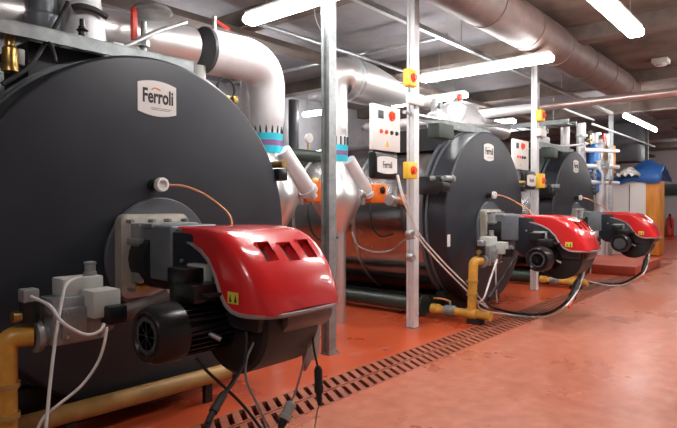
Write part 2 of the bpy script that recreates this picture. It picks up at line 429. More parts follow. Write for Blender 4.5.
# ------------------------------------------------------------------ burners
def hood_bm(cx):
    # stations along y: (y, left half width, right half width, z top, z bottom of the side)
    S = [(3.05, .200, .17, 1.316, 1.266), (2.92, .212, .20, 1.322, 1.248), (2.78, .232, .25, 1.325, 1.225), (2.66, .252, .29, 1.325, 1.190),
         (2.56, .275, .32, 1.322, 1.145), (2.47, .295, .338, 1.312, 1.070), (2.40, .305, .350, 1.298, .985), (2.33, .312, .357, 1.272, .925),
         (2.26, .315, .361, 1.236, .898), (2.19, .315, .360, 1.188, .888), (2.12, .308, .352, 1.122, .886), (2.06, .290, .335, 1.045, .886),
         (2.02, .262, .305, .972, .886), (1.995, .225, .27, .900, .884)]
    bm = bm_(); rows = []
    S = [(y if y > 2.5 else 2.5-(2.5-y)*.79, wl, wr, zt, zb) for (y, wl, wr, zt, zb) in S]
    for j, (y, wl, wr, zt, zb) in enumerate(S):
        f = j/(len(S)-1); h = zt-zb
        rz = min(.015+.10*f, h*.75); rx = .02+.10*f
        pts = [(-wl, zb), (-wl, zb+(zt-rz-zb)*.5)]
        for k in range(7):
            a = PI/2*k/6; pts.append((-wl+rx-rx*math.cos(a), zt-rz+rz*math.sin(a)))
        for s in (.3, .5, .7): pts.append((-wl+rx+(wl+wr-2*rx)*s, zt+.006*f))
        for k in range(7):
            a = PI/2*(6-k)/6; pts.append((wr-rx+rx*math.cos(a), zt-rz+rz*math.sin(a)))
        pts += [(wr, zb+(zt-rz-zb)*.5), (wr, zb)]
        # front stations bulge outward at centre
        rows.append([bm.verts.new((cx+px, y-(.03*f*f*(1-min(1, abs(px)/.36)**2)), pz)) for px, pz in pts])
    for i in range(len(rows)-1):
        for k in range(len(rows[0])-1):
            bm.faces.new((rows[i][k], rows[i][k+1], rows[i+1][k+1], rows[i+1][k]))
    bm.faces.new(rows[-1]); bm.faces.new(rows[0][::-1])
    return bm, S
def boolean(o, cutters, solid=0.012):
    s = o.modifiers.new('s', 'SOLIDIFY'); s.thickness = solid; s.offset = -1
    tmp = []
    for c in cutters:
        me = bpy.data.meshes.new('c'); bmesh.ops.recalc_face_normals(c, faces=c.faces[:]); c.to_mesh(me); c.free()
        co = bpy.data.objects.new('c', me); COL.objects.link(co); tmp.append(co)
        m = o.modifiers.new('b', 'BOOLEAN'); m.operation = 'DIFFERENCE'; m.object = co; m.solver = 'EXACT'
    bpy.context.view_layer.update()
    me = bpy.data.meshes.new_from_object(o.evaluated_get(bpy.context.evaluated_depsgraph_get()))
    o.modifiers.clear(); o.data = me
    for co in tmp: bpy.data.objects.remove(co)
def make_burner(cx):
    t = thing('burner', 'red-hooded burner nearest the viewer, with three slots in its sloping front', 'burner', (cx, 2.5, .5), 'red burners on the boiler doors')
    hb, S = hood_bm(cx)
    hood = obj('hood', hb, 'red', t, ang=40)
    # window cutters (in hood-local coords)
    slope = math.atan2(1.236-1.045, (2.26-2.06)*.79)  # front slope
    org = ORG[t.name]; cuts = []
    wins = [(-.115, 2.272), (.040, 2.262), (.195, 2.272)]
    def zt(y):
        for a, c in zip(S, S[1:]):
            if c[0] <= y <= a[0]: return c[3]+(a[3]-c[3])*(y-c[0])/(a[0]-c[0])
    for wx, wy in wins:
        c = bm_(); box(c, (0, 0, 0), (.088, .135, .30), (slope, 0, 0))
        bmesh.ops.translate(c, vec=Vector((cx+wx, wy-.02, zt(wy)+.0)), verts=c.verts[:]); cuts.append(c)
    boolean(hood, cuts)
    me = hood.data; me.polygons.foreach_set('use_smooth', [True]*len(me.polygons)); me.set_sharp_from_angle(angle=R(40))
    for wx, wy in wins:   # pocket behind each slot
        n = Vector((0, math.sin(slope)*1, -math.cos(slope)))  # inward
        c = Vector((cx+wx, wy-.02, zt(wy)))
        b = bm_(); q = bm_()
        ex, ey = Vector((1, 0, 0)), Vector((0, math.cos(slope), math.sin(slope)))
        def lo(u, v, w): return c+ex*u+ey*v+n*w
        for u0, u1, v0, v1 in ((-.05, -.044, -.068, .068), (.044, .05, -.068, .068), (-.05, .05, -.072, -.066), (-.05, .05, .066, .072)):
            P = [lo(u, v, w) for w in (-.004+.012, .07) for (u, v) in ((u0, v0), (u1, v0), (u1, v1), (u0, v1))]
            V = [b.verts.new(p) for p in P]
            for f in ((0, 1, 2, 3), (7, 6, 5, 4), (0, 4, 5, 1), (1, 5, 6, 2), (2, 6, 7, 3), (3, 7, 4, 0)): b.faces.new([V[i] for i in f])
        sl = obj('vent_slot', b, 'red', hood, smooth=False)
        V = [q.verts.new(lo(u, v, w)) for w in (.065, .075) for (u, v) in ((-.05, -.07), (.05, -.07), (.05, .07), (-.05, .07))]
        for f in ((0, 1, 2, 3), (7, 6, 5, 4), (0, 4, 5, 1), (1, 5, 6, 2), (2, 6, 7, 3), (3, 7, 4, 0)): q.faces.new([V[i] for i in f])
        obj('slot_back', q, 'castb', sl, smooth=False)
    # grey rim along the lower edge
    L_ = []; R_ = []
    for j, (y, wl, wr, z1, zb) in enumerate(S):
        f = j/(len(S)-1)
        L_.append((cx-wl+.002, y, zb-.004)); R_.append((cx+wr-.002, y, zb-.004))
    fr = [(cx-.22+.49*k/8, 2.103-.03*(1-min(1, abs(-.22+.49*k/8)/.36)**2), .880) for k in range(1, 8)]
    obj('hood_rim', tube(bm_(), L_+fr+R_[::-1], .013, 8, 0), 'rimg', hood)
    # sticker, emblem
    st = obj('warning_sticker', box(bm_(), (cx-.3145, 2.300, .967), (.006, .085, .060)), 'stick', hood, smooth=False, label='yellow warning sticker')
    for sy in (2.320, 2.278): obj('sticker_symbol', prism(bm_(), [(sy+.010, .945), (sy, .985), (sy-.010, .945)], 'x', cx-.3195, cx-.3175), 'ink', st, smooth=False)
    b = box(bm_(), (cx+.105, 2.166, 1.078), (.045, .042, .008), (R(59), 0, 0), .001); obj('emblem', b, 'emb', hood)
    # casing under hood
    b = bm_()
    prism(b, [(3.02, .86), (3.02, 1.29), (2.5, 1.28), (2.38, 1.2), (2.25, 1.05), (2.19, .90), (2.2, .78), (2.9, .78)], 'x', cx-.235, cx+.29, .015)
    obj('casing', b, 'navy', t)
    # round fan casing, axis along x
    b = lathe(bm_(), (cx-.20, 2.46, .80), (1, 0, 0), [(0, .20), (0, .265), (.02, .285), (.40, .285), (.43, .265), (.43, .2)], 48)
    box2(b, (cx-.18, 2.19, .78), (cx+.20, 2.5, .95), .02)
    obj('fan_casing', b, 'dark', t)
    # air intake box below hood right
    b = bm_(); prism(b, [(2.13, .875), (2.42, .875), (2.42, .74), (2.19, .75), (2.14, .80)], 'x', cx-.08, cx+.29, .015)
    obj('air_box', b, 'tgrey', t)
    b = bm_(); prism(b, [(cx+.22, .78), (cx+.355, .76), (cx+.36, .62), (cx+.33, .50), (cx+.28, .52), (cx+.23, .46)], 'y', 2.30, 2.33, .003)
    obj('bracket', b, 'cast', t)
    # motor, axis along x
    mx0, my, mz = cx-.665, 2.56, .79
    b = bm_()
    lathe(b, (mx0+.16, my, mz), (1, 0, 0), [(0, .118), (.36, .118)], 36)
    for k in range(28):
        a = 2*PI*k/28
        box(b, (mx0+.34, my+math.cos(a)*.130, mz+math.sin(a)*.130), (.30, .006, .030), None) if False else None
        v0 = len(b.verts); r = bmesh.ops.create_cube(b, size=1); bmesh.ops.scale(b, vec=(.32, .034, .0055), verts=r['verts'])
        bmesh.ops.rotate(b, cent=(0, 0, 0), matrix=Matrix.Rotation(a, 3, 'X'), verts=r['verts'])
        bmesh.ops.translate(b, vec=(mx0+.34, my+math.cos(a)*.128, mz+math.sin(a)*.128), verts=r['verts'])
    mo = obj('motor', b, 'black', t)
    b = lathe(bm_(), (mx0, my, mz), (1, 0, 0), [(.012, .0), (.012, .105), (0.0, .115), (.0, .132), (.03, .150), (.17, .155), (.17, .13)], 40, caps=False)
    cw = obj('fan_cowl', b, 'black', mo)
    b = bm_()
    for r_ in (.03, .05, .07, .09): lathe(b, (mx0+.006, my, mz), (1, 0, 0), [(0, r_-.005), (0, r_+.003), (.008, r_+.003), (.008, r_-.005)], 32)
    for k in range(8):
        a = PI*k/4; cyl(b, (mx0+.008, my, mz), (mx0+.008, my+math.cos(a)*.1, mz+math.sin(a)*.1), .003, seg=6)
    obj('cowl_grille', b, 'charcoal', cw)
    tb = obj('terminal_box', box2(bm_(), (mx0+.22, my-.10, mz+.14), (mx0+.42, my+.09, mz+.235), .01), 'black', mo)
    obj('cable_clamp', cyl(bm_(), (mx0+.30, my-.12, mz-.02), (mx0+.34, my-.17, mz-.05), .014), 'galv', mo)
    obj('mounting_flange', lathe(bm_(), (mx0+.50, my, mz), (1, 0, 0), [(0, .15), (.03, .165), (.06, .165)], 36), 'dark', mo)
    # servo / control boxes above the motor
    b = box2(bm_(), (cx-.40, 2.60, .99), (cx-.235, 2.78, 1.10), .008); sv = obj('servo_box', b, 'black', t)
    obj('servo_cover', box2(bm_(), (cx-.28, 2.585, .985), (cx-.225, 2.76, 1.115), .006), 'pgrey', sv, label='pale green-grey cover')
    obj('damper_plate', box2(bm_(), (cx-.40, 2.40, .965), (cx-.20, 2.66, .985), .004), 'dark', t)
    # mounting flange plate on the boiler door
    P = []; px0, px1, pz0, pz1, r_ = cx-.345, cx+.155, .845, 1.39, .05
    for (qx, qz, a0) in ((px1-r_, pz1-r_, 0), (px0+r_, pz1-r_, 90), (px0+r_, pz0+r_, 180), (px1-r_, pz0+r_, 270)):
        for k in range(6): a = R(a0+90*k/5); P.append((qx+r_*math.cos(a), qz+r_*math.sin(a)))
    fp = obj('flange_plate', prism(bm_(), P, 'y', 3.38, 3.465, .008), 'beige', t)
    b = bm_()
    for qx in (px0+.045, px0+.20, px0+.32, px1-.045): 
        obj('flange_bolt', cyl(bm_(), (qx, 3.38, pz1-.045), (qx, 3.32, pz1-.045), .014, seg=8), 'galvd', fp)
    b.free(); obj('flange_bolt', cyl(bm_(), (px0+.05, 3.38, pz0+.06), (px0+.05, 3.32, pz0+.06), .014, seg=8), 'galvd', fp)
    obj('yellow_cap', lathe(bm_(), (px0+.12, 3.38, pz0+.07), (0, -1, 0), [(0, .02), (.05, .024), (.06, .015)], 16), 'yel', fp)
    # neck casting between plate and casing
    b = bm_(); box2(b, (cx-.25, 2.97, .98), (cx+.11, 3.39, 1.325), .02, 3)
    nk = obj('neck_casting', b, 'castb', t)
    b = bm_(); box2(b, (cx-.265, 3.16, 1.305), (cx+.09, 3.385, 1.335), .008); box2(b, (cx-.31, 3.26, 1.20), (cx-.24, 3.385, 1.235), .005); box2(b, (cx-.28, 3.28, .95), (cx-.245, 3.385, 1.33), .006)
    obj('neck_rib', b, 'cast', nk)
    obj('hood_bracket', box2(bm_(), (cx-.215, 2.90, 1.20), (cx+.16, 3.02, 1.31), .012), 'castb', t)
    obj('pivot_screw', cyl(bm_(), (cx-.24, 2.86, 1.12), (cx-.255, 2.86, 1.12), .012, seg=12), 'galv', t)
    # burner tube between plate and door
    obj('blast_tube', cyl(bm_(), (cx-.1, 3.2, 1.10), (cx-.1, 3.47, 1.10), .2), 'dark', t)
    return t
U1 = make_burner(CX[0])
U2 = copy_tree(U1, CX[1]-CX[0], 'red-hooded burner in the middle of the row, on the second boiler door')
U3 = copy_tree(U1, CX[2]-CX[0], 'red-hooded burner farthest down the row, in front of the white pipes')

# copper hoses from the sight ports
def hose(cx):
    b = bm_()
    tube(b, [(cx+.005, 3.395, 1.588), (cx+.10, 3.35, 1.582), (cx+.19, 3.27, 1.535), (cx+.235, 3.15, 1.46), (cx+.235, 3.02, 1.38), (cx+.225, 2.98, 1.315)], .0085, 8)
    return b
h1 = obj('air_hose', hose(CX[0]), 'hose')
tag(h1, 'thin copper-coloured hose from the sight port down to the nearest red hood', 'hose', 'copper hoses at the sight ports')
copy_tree(h1, CX[1]-CX[0], 'thin copper-coloured hose above the middle red hood')
copy_tree(h1, CX[2]-CX[0], 'thin copper-coloured hose above the farthest red hood')

# ------------------------------------------------------------------ gas trains
def make_gas(cx):
    t = thing('gas_train', 'grey gas valve block with pale coil box left of the nearest burner', 'gas valve', (cx-.8, 3.0, .7), 'gas valve blocks beside the burners')
    y = 3.12; cx += .06
    b = bm_()
    box2(b, (cx-.97, y-.07, .70), (cx-.68, y+.10, .955), .012)
    lathe(b, (cx-1.03, y+.02, .755), (1, 0, 0), [(0, .085), (.03, .085), (.03, .06), (.07, .06)], 24)
    lathe(b, (cx-.70, y+.02, .80), (1, 0, 0), [(0, .06), (.05, .06), (.05, .085), (.08, .085)], 24)
    box2(b, (cx-.93, y-.10, .735), (cx-.80, y-.06, .90), .008)
    v = obj('valve_body', b, 'cast', t)
    for (qx, qz) in ((-.91, .75), (-.83, .75), (-.91, .88), (-.72, .73)): obj('valve_screw', cyl(bm_(), (cx+qx, y-.07, qz), (cx+qx, y-.115, qz), .010, seg=8), 'galv', v)
    obj('actuator_box', box2(bm_(), (cx-.90, y-.03, .95), (cx-.67, y+.11, 1.05), .01), 'pgrey', t)
    obj('pressure_knob', lathe(bm_(), (cx-.72, y+.03, 1.05), (0, 0, 1), [(0, .036), (.02, .036), (.022, .030), (.06, .030), (.065, .034), (.075, .034), (.078, .028)], 20), 'cast', t)
    c = obj('coil_box', box2(bm_(), (cx-.80, y-.17, .835), (cx-.64, y-.02, .985), .012), 'pgrey', t, label='pale square coil box')
    obj('coil_plug', box2(bm_(), (cx-.74, y-.24, .80), (cx-.64, y-.12, .90), .01), 'black', c)
    s = obj('pressure_switch', box2(bm_(), (cx-1.10, y-.04, .945), (cx-1.02, y+.04, 1.015), .008), 'cast', t)
    b = bm_(); cyl(b, (cx-1.06, y, .84), (cx-1.06, y, .95), .045, seg=20); obj('switch_base', b, 'black', s)
    obj('switch_cap', cyl(bm_(), (cx-1.14, y, .875), (cx-1.10, y, .875), .028, seg=16), 'brass', s)
    b = bm_(); tube(b, [(cx-.62, y+.02, .80), (cx-.4, y-.0, .83), (cx-.26, y-.05, .88)], .05, 16)
    obj('outlet_pipe', b, 'tgrey', t)
    return t
G1 = make_gas(CX[0])
G2 = copy_tree(G1, CX[1]-CX[0], 'grey gas valve block with pale coil box left of the middle burner')
G3 = copy_tree(G1, CX[2]-CX[0], 'grey gas valve block with pale coil box left of the farthest burner')

def make_riser(cx):
    t = thing('gas_pipe', 'yellow gas riser with elbow at the left edge, feeding the nearest valve block', 'pipe', (cx-1.08, 3.2, 0), 'yellow gas risers')
    obj('riser', pipe(bm_(), [(cx-1.09, 3.2, .14), (cx-1.09, 3.18, .765), (cx-.97, 3.14, .765)], .056, .10), 'yel', t)
    for z in (.50, .34): obj('coupling', lathe(bm_(), (cx-1.09, 3.195, z), (0, 0, 1), [(0, .055), (0, .07), (.03, .07), (.03, .055)], 24), 'yeld', t)
    # run along the floor towards the wall, with lever valve
    x = cx-1.09
    b = bm_(); cyl(b, (x, 3.70, .115), (x, 2.98, .115), .052); lathe(b, (x, 3.78, .115), (0, -1, 0), [(0, .03), (.02, .068), (.12, .068), (.14, .05)], 20)
    lathe(b, (x, 3.28, .115), (0, -1, 0), [(0, .05), (.01, .068), (.15, .068), (.16, .05)], 20); lathe(b, (x, 2.99, .115), (0, -1, 0), [(0, .052), (.0, .06), (.04, .06)], 20)
    obj('floor_run', b, 'yel', t)
    b = bm_(); lathe(b, (x, 3.58, .115), (0, -1, 0), [(0, .055), (.02, .072), (.14, .072), (.16, .055)], 20); cyl(b, (x, 3.5, .17), (x, 3.5, .235), .015, seg=10)
    v = obj('ball_valve', b, 'galvd', t)
    obj('lever', tube(bm_(), [(x, 3.49, .23), (x-.01, 3.58, .255), (x-.03, 3.72, .26)], .012, 8), 'yeld', v)
    obj('support_block', box2(bm_(), (x-.06, 3.06, 0), (x+.06, 3.24, .058)), 'dark', t, smooth=False)
    return t
RZ1 = make_riser(CX[0])
RZ2 = copy_tree(RZ1, CX[1]-CX[0], 'yellow gas riser with elbow in front of the middle boiler')
RZ3 = copy_tree(RZ1, CX[2]-CX[0], 'yellow gas riser with elbow in front of the farthest boiler')
t = thing('gas_main', 'worn yellow gas pipe lying low along the front of the nearest boiler', 'pipe', (2, 3.38, 0))
obj('main_pipe', pipe(bm_(), [(1.16, 3.44, .19), (2.66, 3.36, .20)], .058), 'yeld', t)
for x in (1.5, 2.5): obj('pipe_support', box2(bm_(), (x-.03, 3.38, 0), (x+.03, 3.42, .14)), 'dark', t, smooth=False)
o = obj('type_plate', box2(bm_(), (6.20, 3.493, .93), (6.27, 3.499, 1.08)), 'label', B2, label='small white type plate')

# ------------------------------------------------------------------ cables
def cable(name, pts, r, m, label, group=None, cat='cable'):
    o = obj(name, tube(bm_(), pts, r, 8, 5), m); tag(o, label, cat, group); return o
A = atY
cable('white_cable', [A(46, 428, 2.75), A(50, 385, 2.81), A(56, 335, 2.87), A(62, 300, 2.93), A(66, 285, 2.97), A(74, 279, 3.01), (1.42, 3.07, 1.055)], .0085, 'whitec', 'white cable rising straight from the floor to the top of the nearest valve block')
cable('white_cable', [(1.16, 3.06, .98), A(50, 306, 2.91), A(60, 320, 2.85), A(74, 330, 2.83), A(88, 335, 2.82), A(100, 331, 2.82), A(104, 324, 2.84)], .0085, 'whitec', 'white cable looping in front of the nearest valve block to its black plug')
cable('white_cable', [A(107, 327, 2.83), A(104, 345, 2.81), A(97, 364, 2.81), A(82, 385, 2.81), A(62, 402, 2.81), A(45, 416, 2.81), A(38, 428, 2.81)], .008, 'whitec', 'white cable drooping from the black plug towards the bottom left corner')
cable('black_cable', [A(244, 318, 2.36), A(247, 340, 2.30), A(244, 362, 2.26), A(234, 380, 2.22), A(222, 398, 2.18), A(212, 416, 2.15), A(206, 434, 2.12)], .011, 'rubber', 'thick black cable hanging below the nearest burner fan casing')
cable('grey_cable', [A(262, 316, 2.30), A(256, 338, 2.28), A(247, 358, 2.26), A(246, 378, 2.24), A(253, 396, 2.22), A(262, 414, 2.2), A(268, 432, 2.18)], .007, 'greyc', 'grey cable curving down past the nearest fan casing')
cable('black_cable', [A(196, 358, 2.42), A(206, 370, 2.40), A(222, 385, 2.38), A(238, 400, 2.36), A(250, 414, 2.34), A(262, 430, 2.3)], .008, 'rubber', 'thin black cable slanting from the nearest motor down to the grating')
cable('grey_cable', [A(310, 318, 2.2), A(309, 340, 2.22), A(303, 365, 2.24), A(296, 390, 2.26), A(290, 404, 2.28)], .006, 'greyc', 'grey cable hanging from the nearest air box to a white plug')
cable('black_cable', [A(318, 316, 2.2), A(313, 340, 2.2), A(318, 368, 2.2)], .006, 'rubber', 'black cable ending in a black connector under the nearest hood')
cable('grey_cable', [A(323, 398, 2.2), A(318, 408, 2.2), A(314, 432, 2.2)], .004, 'greyc', 'thin grey cable below the hanging black connector')
def plug(name, p, q, r, m, label, cuff=None):
    t = thing(name, label, 'connector', tuple(Vector(p)))
    d = (Vector(q)-Vector(p)); L = d.length
    obj('plug_body', lathe(bm_(), p, d, [(0, r*.6), (L*.15, r), (L*.75, r), (L*.8, r*1.15), (L, r*1.1)], 14), m, t)
    obj('plug_cuff', lathe(bm_(), Vector(q), d, [(0, r*.8), (L*.25, r*.7), (L*.5, r*.45)], 14), cuff or m, t)
    return t
plug('cable_connector', A(318, 366, 2.2), A(319, 392, 2.2), .024, 'rubber', 'black cable connector hanging to the right of the nearest burner')
plug('cable_connector', A(225, 392, 2.19), A(213, 412, 2.15), .020, 'rubber', 'black ribbed connector on the thick cable at the bottom of the picture')
plug('cable_connector', A(292, 402, 2.28), A(284, 420, 2.27), .032, 'pgrey', 'pale grey plug dangling over the drain grating', 'rubber')

# cables of burner 2 and 3
def run2(cx, g):
    dx = cx-CX[1]
    A = lambda x, y, Y: atY(x, y, Y+.12 if Y > 2.6 else Y)
    S = lambda P: [Vector((p[0]+dx, p[1], max(p[2], .02))) for p in P]
    n = {0: 'middle', 1: 'farthest'}[g]
    a = [A(515, 258, 2.82), A(500, 282, 2.8), A(488, 300, 2.75), at(494, 308, 'z', .03), at(520, 314, 'z', .02), at(548, 313, 'z', .03), A(568, 300, 2.25), A(578, 282, 2.3), A(584, 262, 2.35)]
    cable('black_cable', S(a), .018, 'rubber', 'thick black cable looping along the floor below the %s burner' % n)
    a = [A(497, 260, 2.8), A(490, 280, 2.78), A(484, 298, 2.78), A(478, 304, 2.9), A(485, 311, 2.9), at(520, 316, 'z', .02), at(546, 317, 'z', .02), A(566, 306, 2.2), A(580, 285, 2.25), A(588, 255, 2.3)]
    cable('grey_cable', S(a), .012, 'whitec', 'pale cable looping along the floor below the %s burner' % n)
    a = [A(496, 262, 2.8), A(496, 282, 2.8), A(497, 302, 2.85)]
    cable('white_cable', S(a), .009, 'whitec', 'white cable hanging from the %s valve block to the floor' % n)
    t = plug('cable_connector', S([A(578, 280, 2.28)])[0], S([A(572, 298, 2.25)])[0], .04, 'rubber', 'black cable connector hanging below the %s red hood' % n, 'redh')
run2(CX[1], 0); run2(CX[2], 1)
for k, (d, lab) in enumerate(((0, 'white cable from the first control panel down across the middle boiler door'), (5, 'second white cable running beside the first across the middle boiler door'))):
    cable('white_cable', [A(398-k*1, 175, 3.46), A(403, 195+d, 3.40), A(412, 214+d, 3.38), A(418, 232+d, 3.36), A(434, 252+d, 3.33), A(456, 275+d, 3.28), A(478, 296+d, 3.2), A(488, 308, 3.1)], .010, 'whitec', lab)
for k, p in enumerate(((407, 234, 3.50), (408, 257, 3.50))):
    o = obj('cable_gland', lathe(bm_(), A(*p), (-.3, -1, 0), [(0, .03), (.02, .05), (.06, .055), (.10, .035)], 16), 'galv')
    tag(o, ('upper' if k == 0 else 'lower')+' round silver cable gland clipped to the bright post', 'cable gland')
cable('grey_cable', [A(352, 232, 4.2), A(358, 246, 4.15), A(375, 252, 4.1), A(392, 250, 4.0), A(405, 240, 3.6), A(415, 238, 3.5)], .012, 'greyc', 'grey cable sagging between the second orange actuator and the bright post')

# ------------------------------------------------------------------ posts, panels, switches
def post(x, y, label, zt=4.05, m='galv'):
    t = thing('steel_post', label, 'post', (x, y, 0), 'steel channel posts')
    b = bm_(); w = .052
    # strut channel, open towards -X side
    poly = [(x-w, y-w), (x+w, y-w), (x+w, y+w), (x-w, y+w), (x-w, y+w*.45), (x-w*.55, y+w*.45), (x-w*.55, y-w*.45), (x-w, y-w*.45)]
    prism(b, poly, 'z', .012, zt)
    obj('channel', b, m, t, smooth=False)
    b = box2(bm_(), (x-.06, y-.06, 0), (x+.10, y+.06, .012)); 
    cyl(b, (x+.075, y-.04, .012), (x+.075, y-.04, .035), .012, seg=6)
    obj('base_plate', b, 'galvd', t, smooth=False)
    return t
P1 = post(4.08, 3.60, 'grey steel channel post standing between the nearest and middle boilers', m='galvd')
P2 = post(5.60, 3.62, 'brightly lit steel channel post carrying the first white control panel', m='galv_lit')
P3 = post(9.42, 3.64, 'brightly lit steel channel post between the middle and farthest boilers', m='galv_lit')
post(16.6, 4.3, 'far white post beside the blue and red valves', 3.98)
t = thing('ceiling_rail', 'long steel rail under the ceiling joining the tops of the posts', 'rail', (9, 3.74, 3.6))
b = bm_(); box2(b, (2.0, 3.71, 3.62), (14.5, 3.77, 3.68)); obj('rail', b, 'galv', t, smooth=False)
for x in (3, 5, 7, 9, 11, 13): obj('hanger_rod', cyl(bm_(), (x, 3.74, 3.68), (x, 3.74, ZC), .006, seg=6), 'galvd', t)

def panel(x0, z0, label, w=.50, dy=0, g='white control panels'):
    """front face spans x0..x0+.55, z0..z0+.5 at y=3.5"""
    t = thing('control_panel', label, 'control panel', (x0+.27, 3.56, z0), g)
    h = .48
    obj('enclosure', box2(bm_(), (x0, 3.50, z0), (x0+w, 3.55, z0+h), .006), 'white', t)
    # main switch
    obj('indicator_window', box2(bm_(), (x0+.09, 3.492, z0+.335), (x0+.18, 3.503, z0+.42), .003), 'charcoal', t)
    k = obj('rotary_switch', lathe(bm_(), (x0+.335, 3.502, z0+.38), (0, -1, 0), [(0, .055), (.012, .055), (.012, .035), (.03, .035)], 20), 'swr', t)
    obj('switch_knob', box2(bm_(), (x0+.325, 3.455, z0+.345), (x0+.345, 3.475, z0+.415), .004), 'swr', k)
    for i, c in enumerate(('swr', 'swr', 'ink', 'ink')):
        obj('push_button', lathe(bm_(), (x0+.14+i*.095, 3.502, z0+.20), (0, -1, 0), [(0, .024), (.008, .024), (.008, .018), (.02, .018)], 16), c, t)
    b = prism(bm_(), [(x0+.215, z0+.045), (x0+.29, z0+.045), (x0+.2525, z0+.11)], 'y', 3.498, 3.503); obj('warning_triangle', b, 'swy', t, smooth=False)
    for c in t.children: c.location.y += dy
    return t
p1 = panel(4.66, 2.03, 'white control panel on the bright post left of the middle boiler')
panel(8.60, 2.03, w=.60, dy=.16, label='white control panel behind the middle boiler, beside the third post')
def thermo(x0, z0, label):
    t = thing('regulator_housing', label, 'controller', (x0+.2, 3.56, z0))
    obj('housing', box2(bm_(), (x0-.05, 3.52, z0-.06), (x0+.40, 3.62, z0+.245), .04, 4), 'black', t)
    bd = obj('badge', badge_bm(x0+.18, 3.519, z0+.09, .36, .15), 'label', t)
    obj('lettering', text_bm('Ferroli', .10, Matrix.Translation((x0+.18, 3.514, z0+.09)) @ FACE_Y, .001, .001, .65), 'ink', bd, smooth=False)
thermo(4.76, 1.79, 'black controller with white oval badge below the first control panel')
thermo(8.78, 1.76, 'black controller mounted under the second control panel')
def eswitch(x, z, label, h=.19):
    t = thing('safety_switch', label, 'switch', (x+.08, 3.53, z), 'yellow safety switches')
    obj('switch_box', box2(bm_(), (x, 3.49, z), (x+.19, 3.586 if x > 9 else 3.566, z+h), .008), 'swy', t)
    obj('red_handle', lathe(bm_(), (x+.095, 3.49, z+h/2), (0, -1, 0), [(0, .05), (.015, .05), (.015, .03), (.04, .03)], 16), 'swr', t)
eswitch(5.31, 2.80, 'yellow and red safety switch high on the bright post')
eswitch(5.31, 1.75, 'yellow and red safety switch low on the bright post')
eswitch(9.30, 2.86, 'yellow safety switch high on the third post')
eswitch(9.30, 1.74, 'yellow safety switch low on the third post', .24)
for x, lab in ((5.42, 'small white junction box on the bright post'), (9.33, 'small white junction box on the third post')):
    t = thing('junction_box', lab, 'junction box', (x+.1, 3.5, 2.62)); obj('box_body', box2(bm_(), (x-.06, 3.49, 2.60), (x+.22, 3.585 if x > 9 else 3.566, 2.73), .008), 'white', t)
    obj('gland', cyl(bm_(), (x+.08, 3.52, 2.56), (x+.08, 3.52, 2.60), .02), 'galvd', t)

# ------------------------------------------------------------------ large clad pipes
t = thing('flue_pipe', 'big silver clad pipe over the nearest boiler, turning down beside it', 'pipe', (3, 4.3, 2.2))
b = bm_(); zt = 2.85
tube(b, bend([(1.0, 4.25, 2.74), (2.95, 4.25, 2.85)], .1), .18, 32, 0); obj('horizontal_run', b, 'alu', t)
b = bm_(); lathe(b, (3.08, 4.25, 2.855), (1, 0, .03), [(0, .18), (0, .209), (.035, .209), (.035, .18)], 32); obj('joint_collar', b, 'charcoal', t)
b = bm_(); P = bend([(3.09, 4.25, 2.855), (3.87, 4.25, 2.88), (3.87, 4.25, 2.2), (3.87, 4.25, 1.98)], .34, 10)
tube(b, P, lambda s: .205-.055*min(1, max(0, (s-.25)*2)), 32, 0); obj('elbow', b, 'aluw', t, label='pale jacketed elbow')
def bands(x, y, parent, z0=1.96):
    for z, m, h, r in ((z0+.20, 'galvd', .10, .153), (z0+.13, 'teal', .07, .158), (z0+.075, 'purple', .055, .157), (z0, 'teal', .075, .158)):
        if m == 'galvd':
            q = bm_()
            for k in range(16): box(q, (x+r*math.cos(k*PI/8), y+r*math.sin(k*PI/8), z+h/2), (.014, .014, h))
            obj('ribbed_band', q, 'ink', parent); continue
        obj('pipe_band', lathe(bm_(), (x, y, z), (0, 0, 1), [(0, r-.02), (0, r), (h, r), (h, r-.02)], 32), m, parent)
bands(3.87, 4.25, t, 1.97)
b = lathe(bm_(), (3.87, 4.25, 1.99), (.06, 0, -1), [(0, .15), (.10, .16), (.22, .22), (.38, .29), (.52, .30), (.68, .22), (.80, .14), (.86, .12)], 30); obj('valve_jacket', b, 'alu', t)
b = cyl(bm_(), (3.87+.06, 4.25-.16, 2.0), (3.87+.40, 4.25-.20, 1.60), .085); lathe(b, (3.87+.38, 4.25-.20, 1.62), (.65, 0, -.76), [(0, .10), (.05, .10), (.06, .06), (.12, .06)], 20); obj('side_branch', b, 'aluw', t, label='pale slanting side branch')
obj('drop_leg', cyl(bm_(), (3.87+.05, 4.25, 0.0), (3.87+.05, 4.25, 1.18), .10, seg=28), 'alu', t)

t = thing('flue_pipe', 'big silver clad pipe turning down behind the grey post', 'pipe', (5.2, 4.5, 0))
b = bm_(); tube(b, bend([(5.50, 4.5, 3.04), (5.22, 4.5, 3.04), (5.22, 4.5, 2.5), (5.22, 4.5, 1.98)], .26, 10), lambda s: .24-.09*min(1, max(0, s-.12)*2.6), 32, 0); obj('elbow', b, 'alu', t)
b = lathe(bm_(), (5.48, 4.5, 3.04), (1, 0, -.03), [(0, .26), (.02, .275), (.35, .27), (.75, .22), (1.15, .14), (1.3, .09), (1.9, .085)], 32); obj('tapered_run', b, 'alu', t)
b = lathe(bm_(), (5.46, 4.5, 3.04), (1, 0, -.03), [(0, .26), (0, .285), (.05, .285), (.05, .26)], 32); obj('joint_collar', b, 'galv', t)
bands(5.22, 4.5, t, 1.98)
b = lathe(bm_(), (5.22, 4.5, 1.99), (.06, 0, -1), [(0, .15), (.10, .16), (.22, .22), (.38, .29), (.52, .30), (.68, .22), (.80, .14), (.86, .12)], 30); obj('valve_jacket', b, 'alu', t)
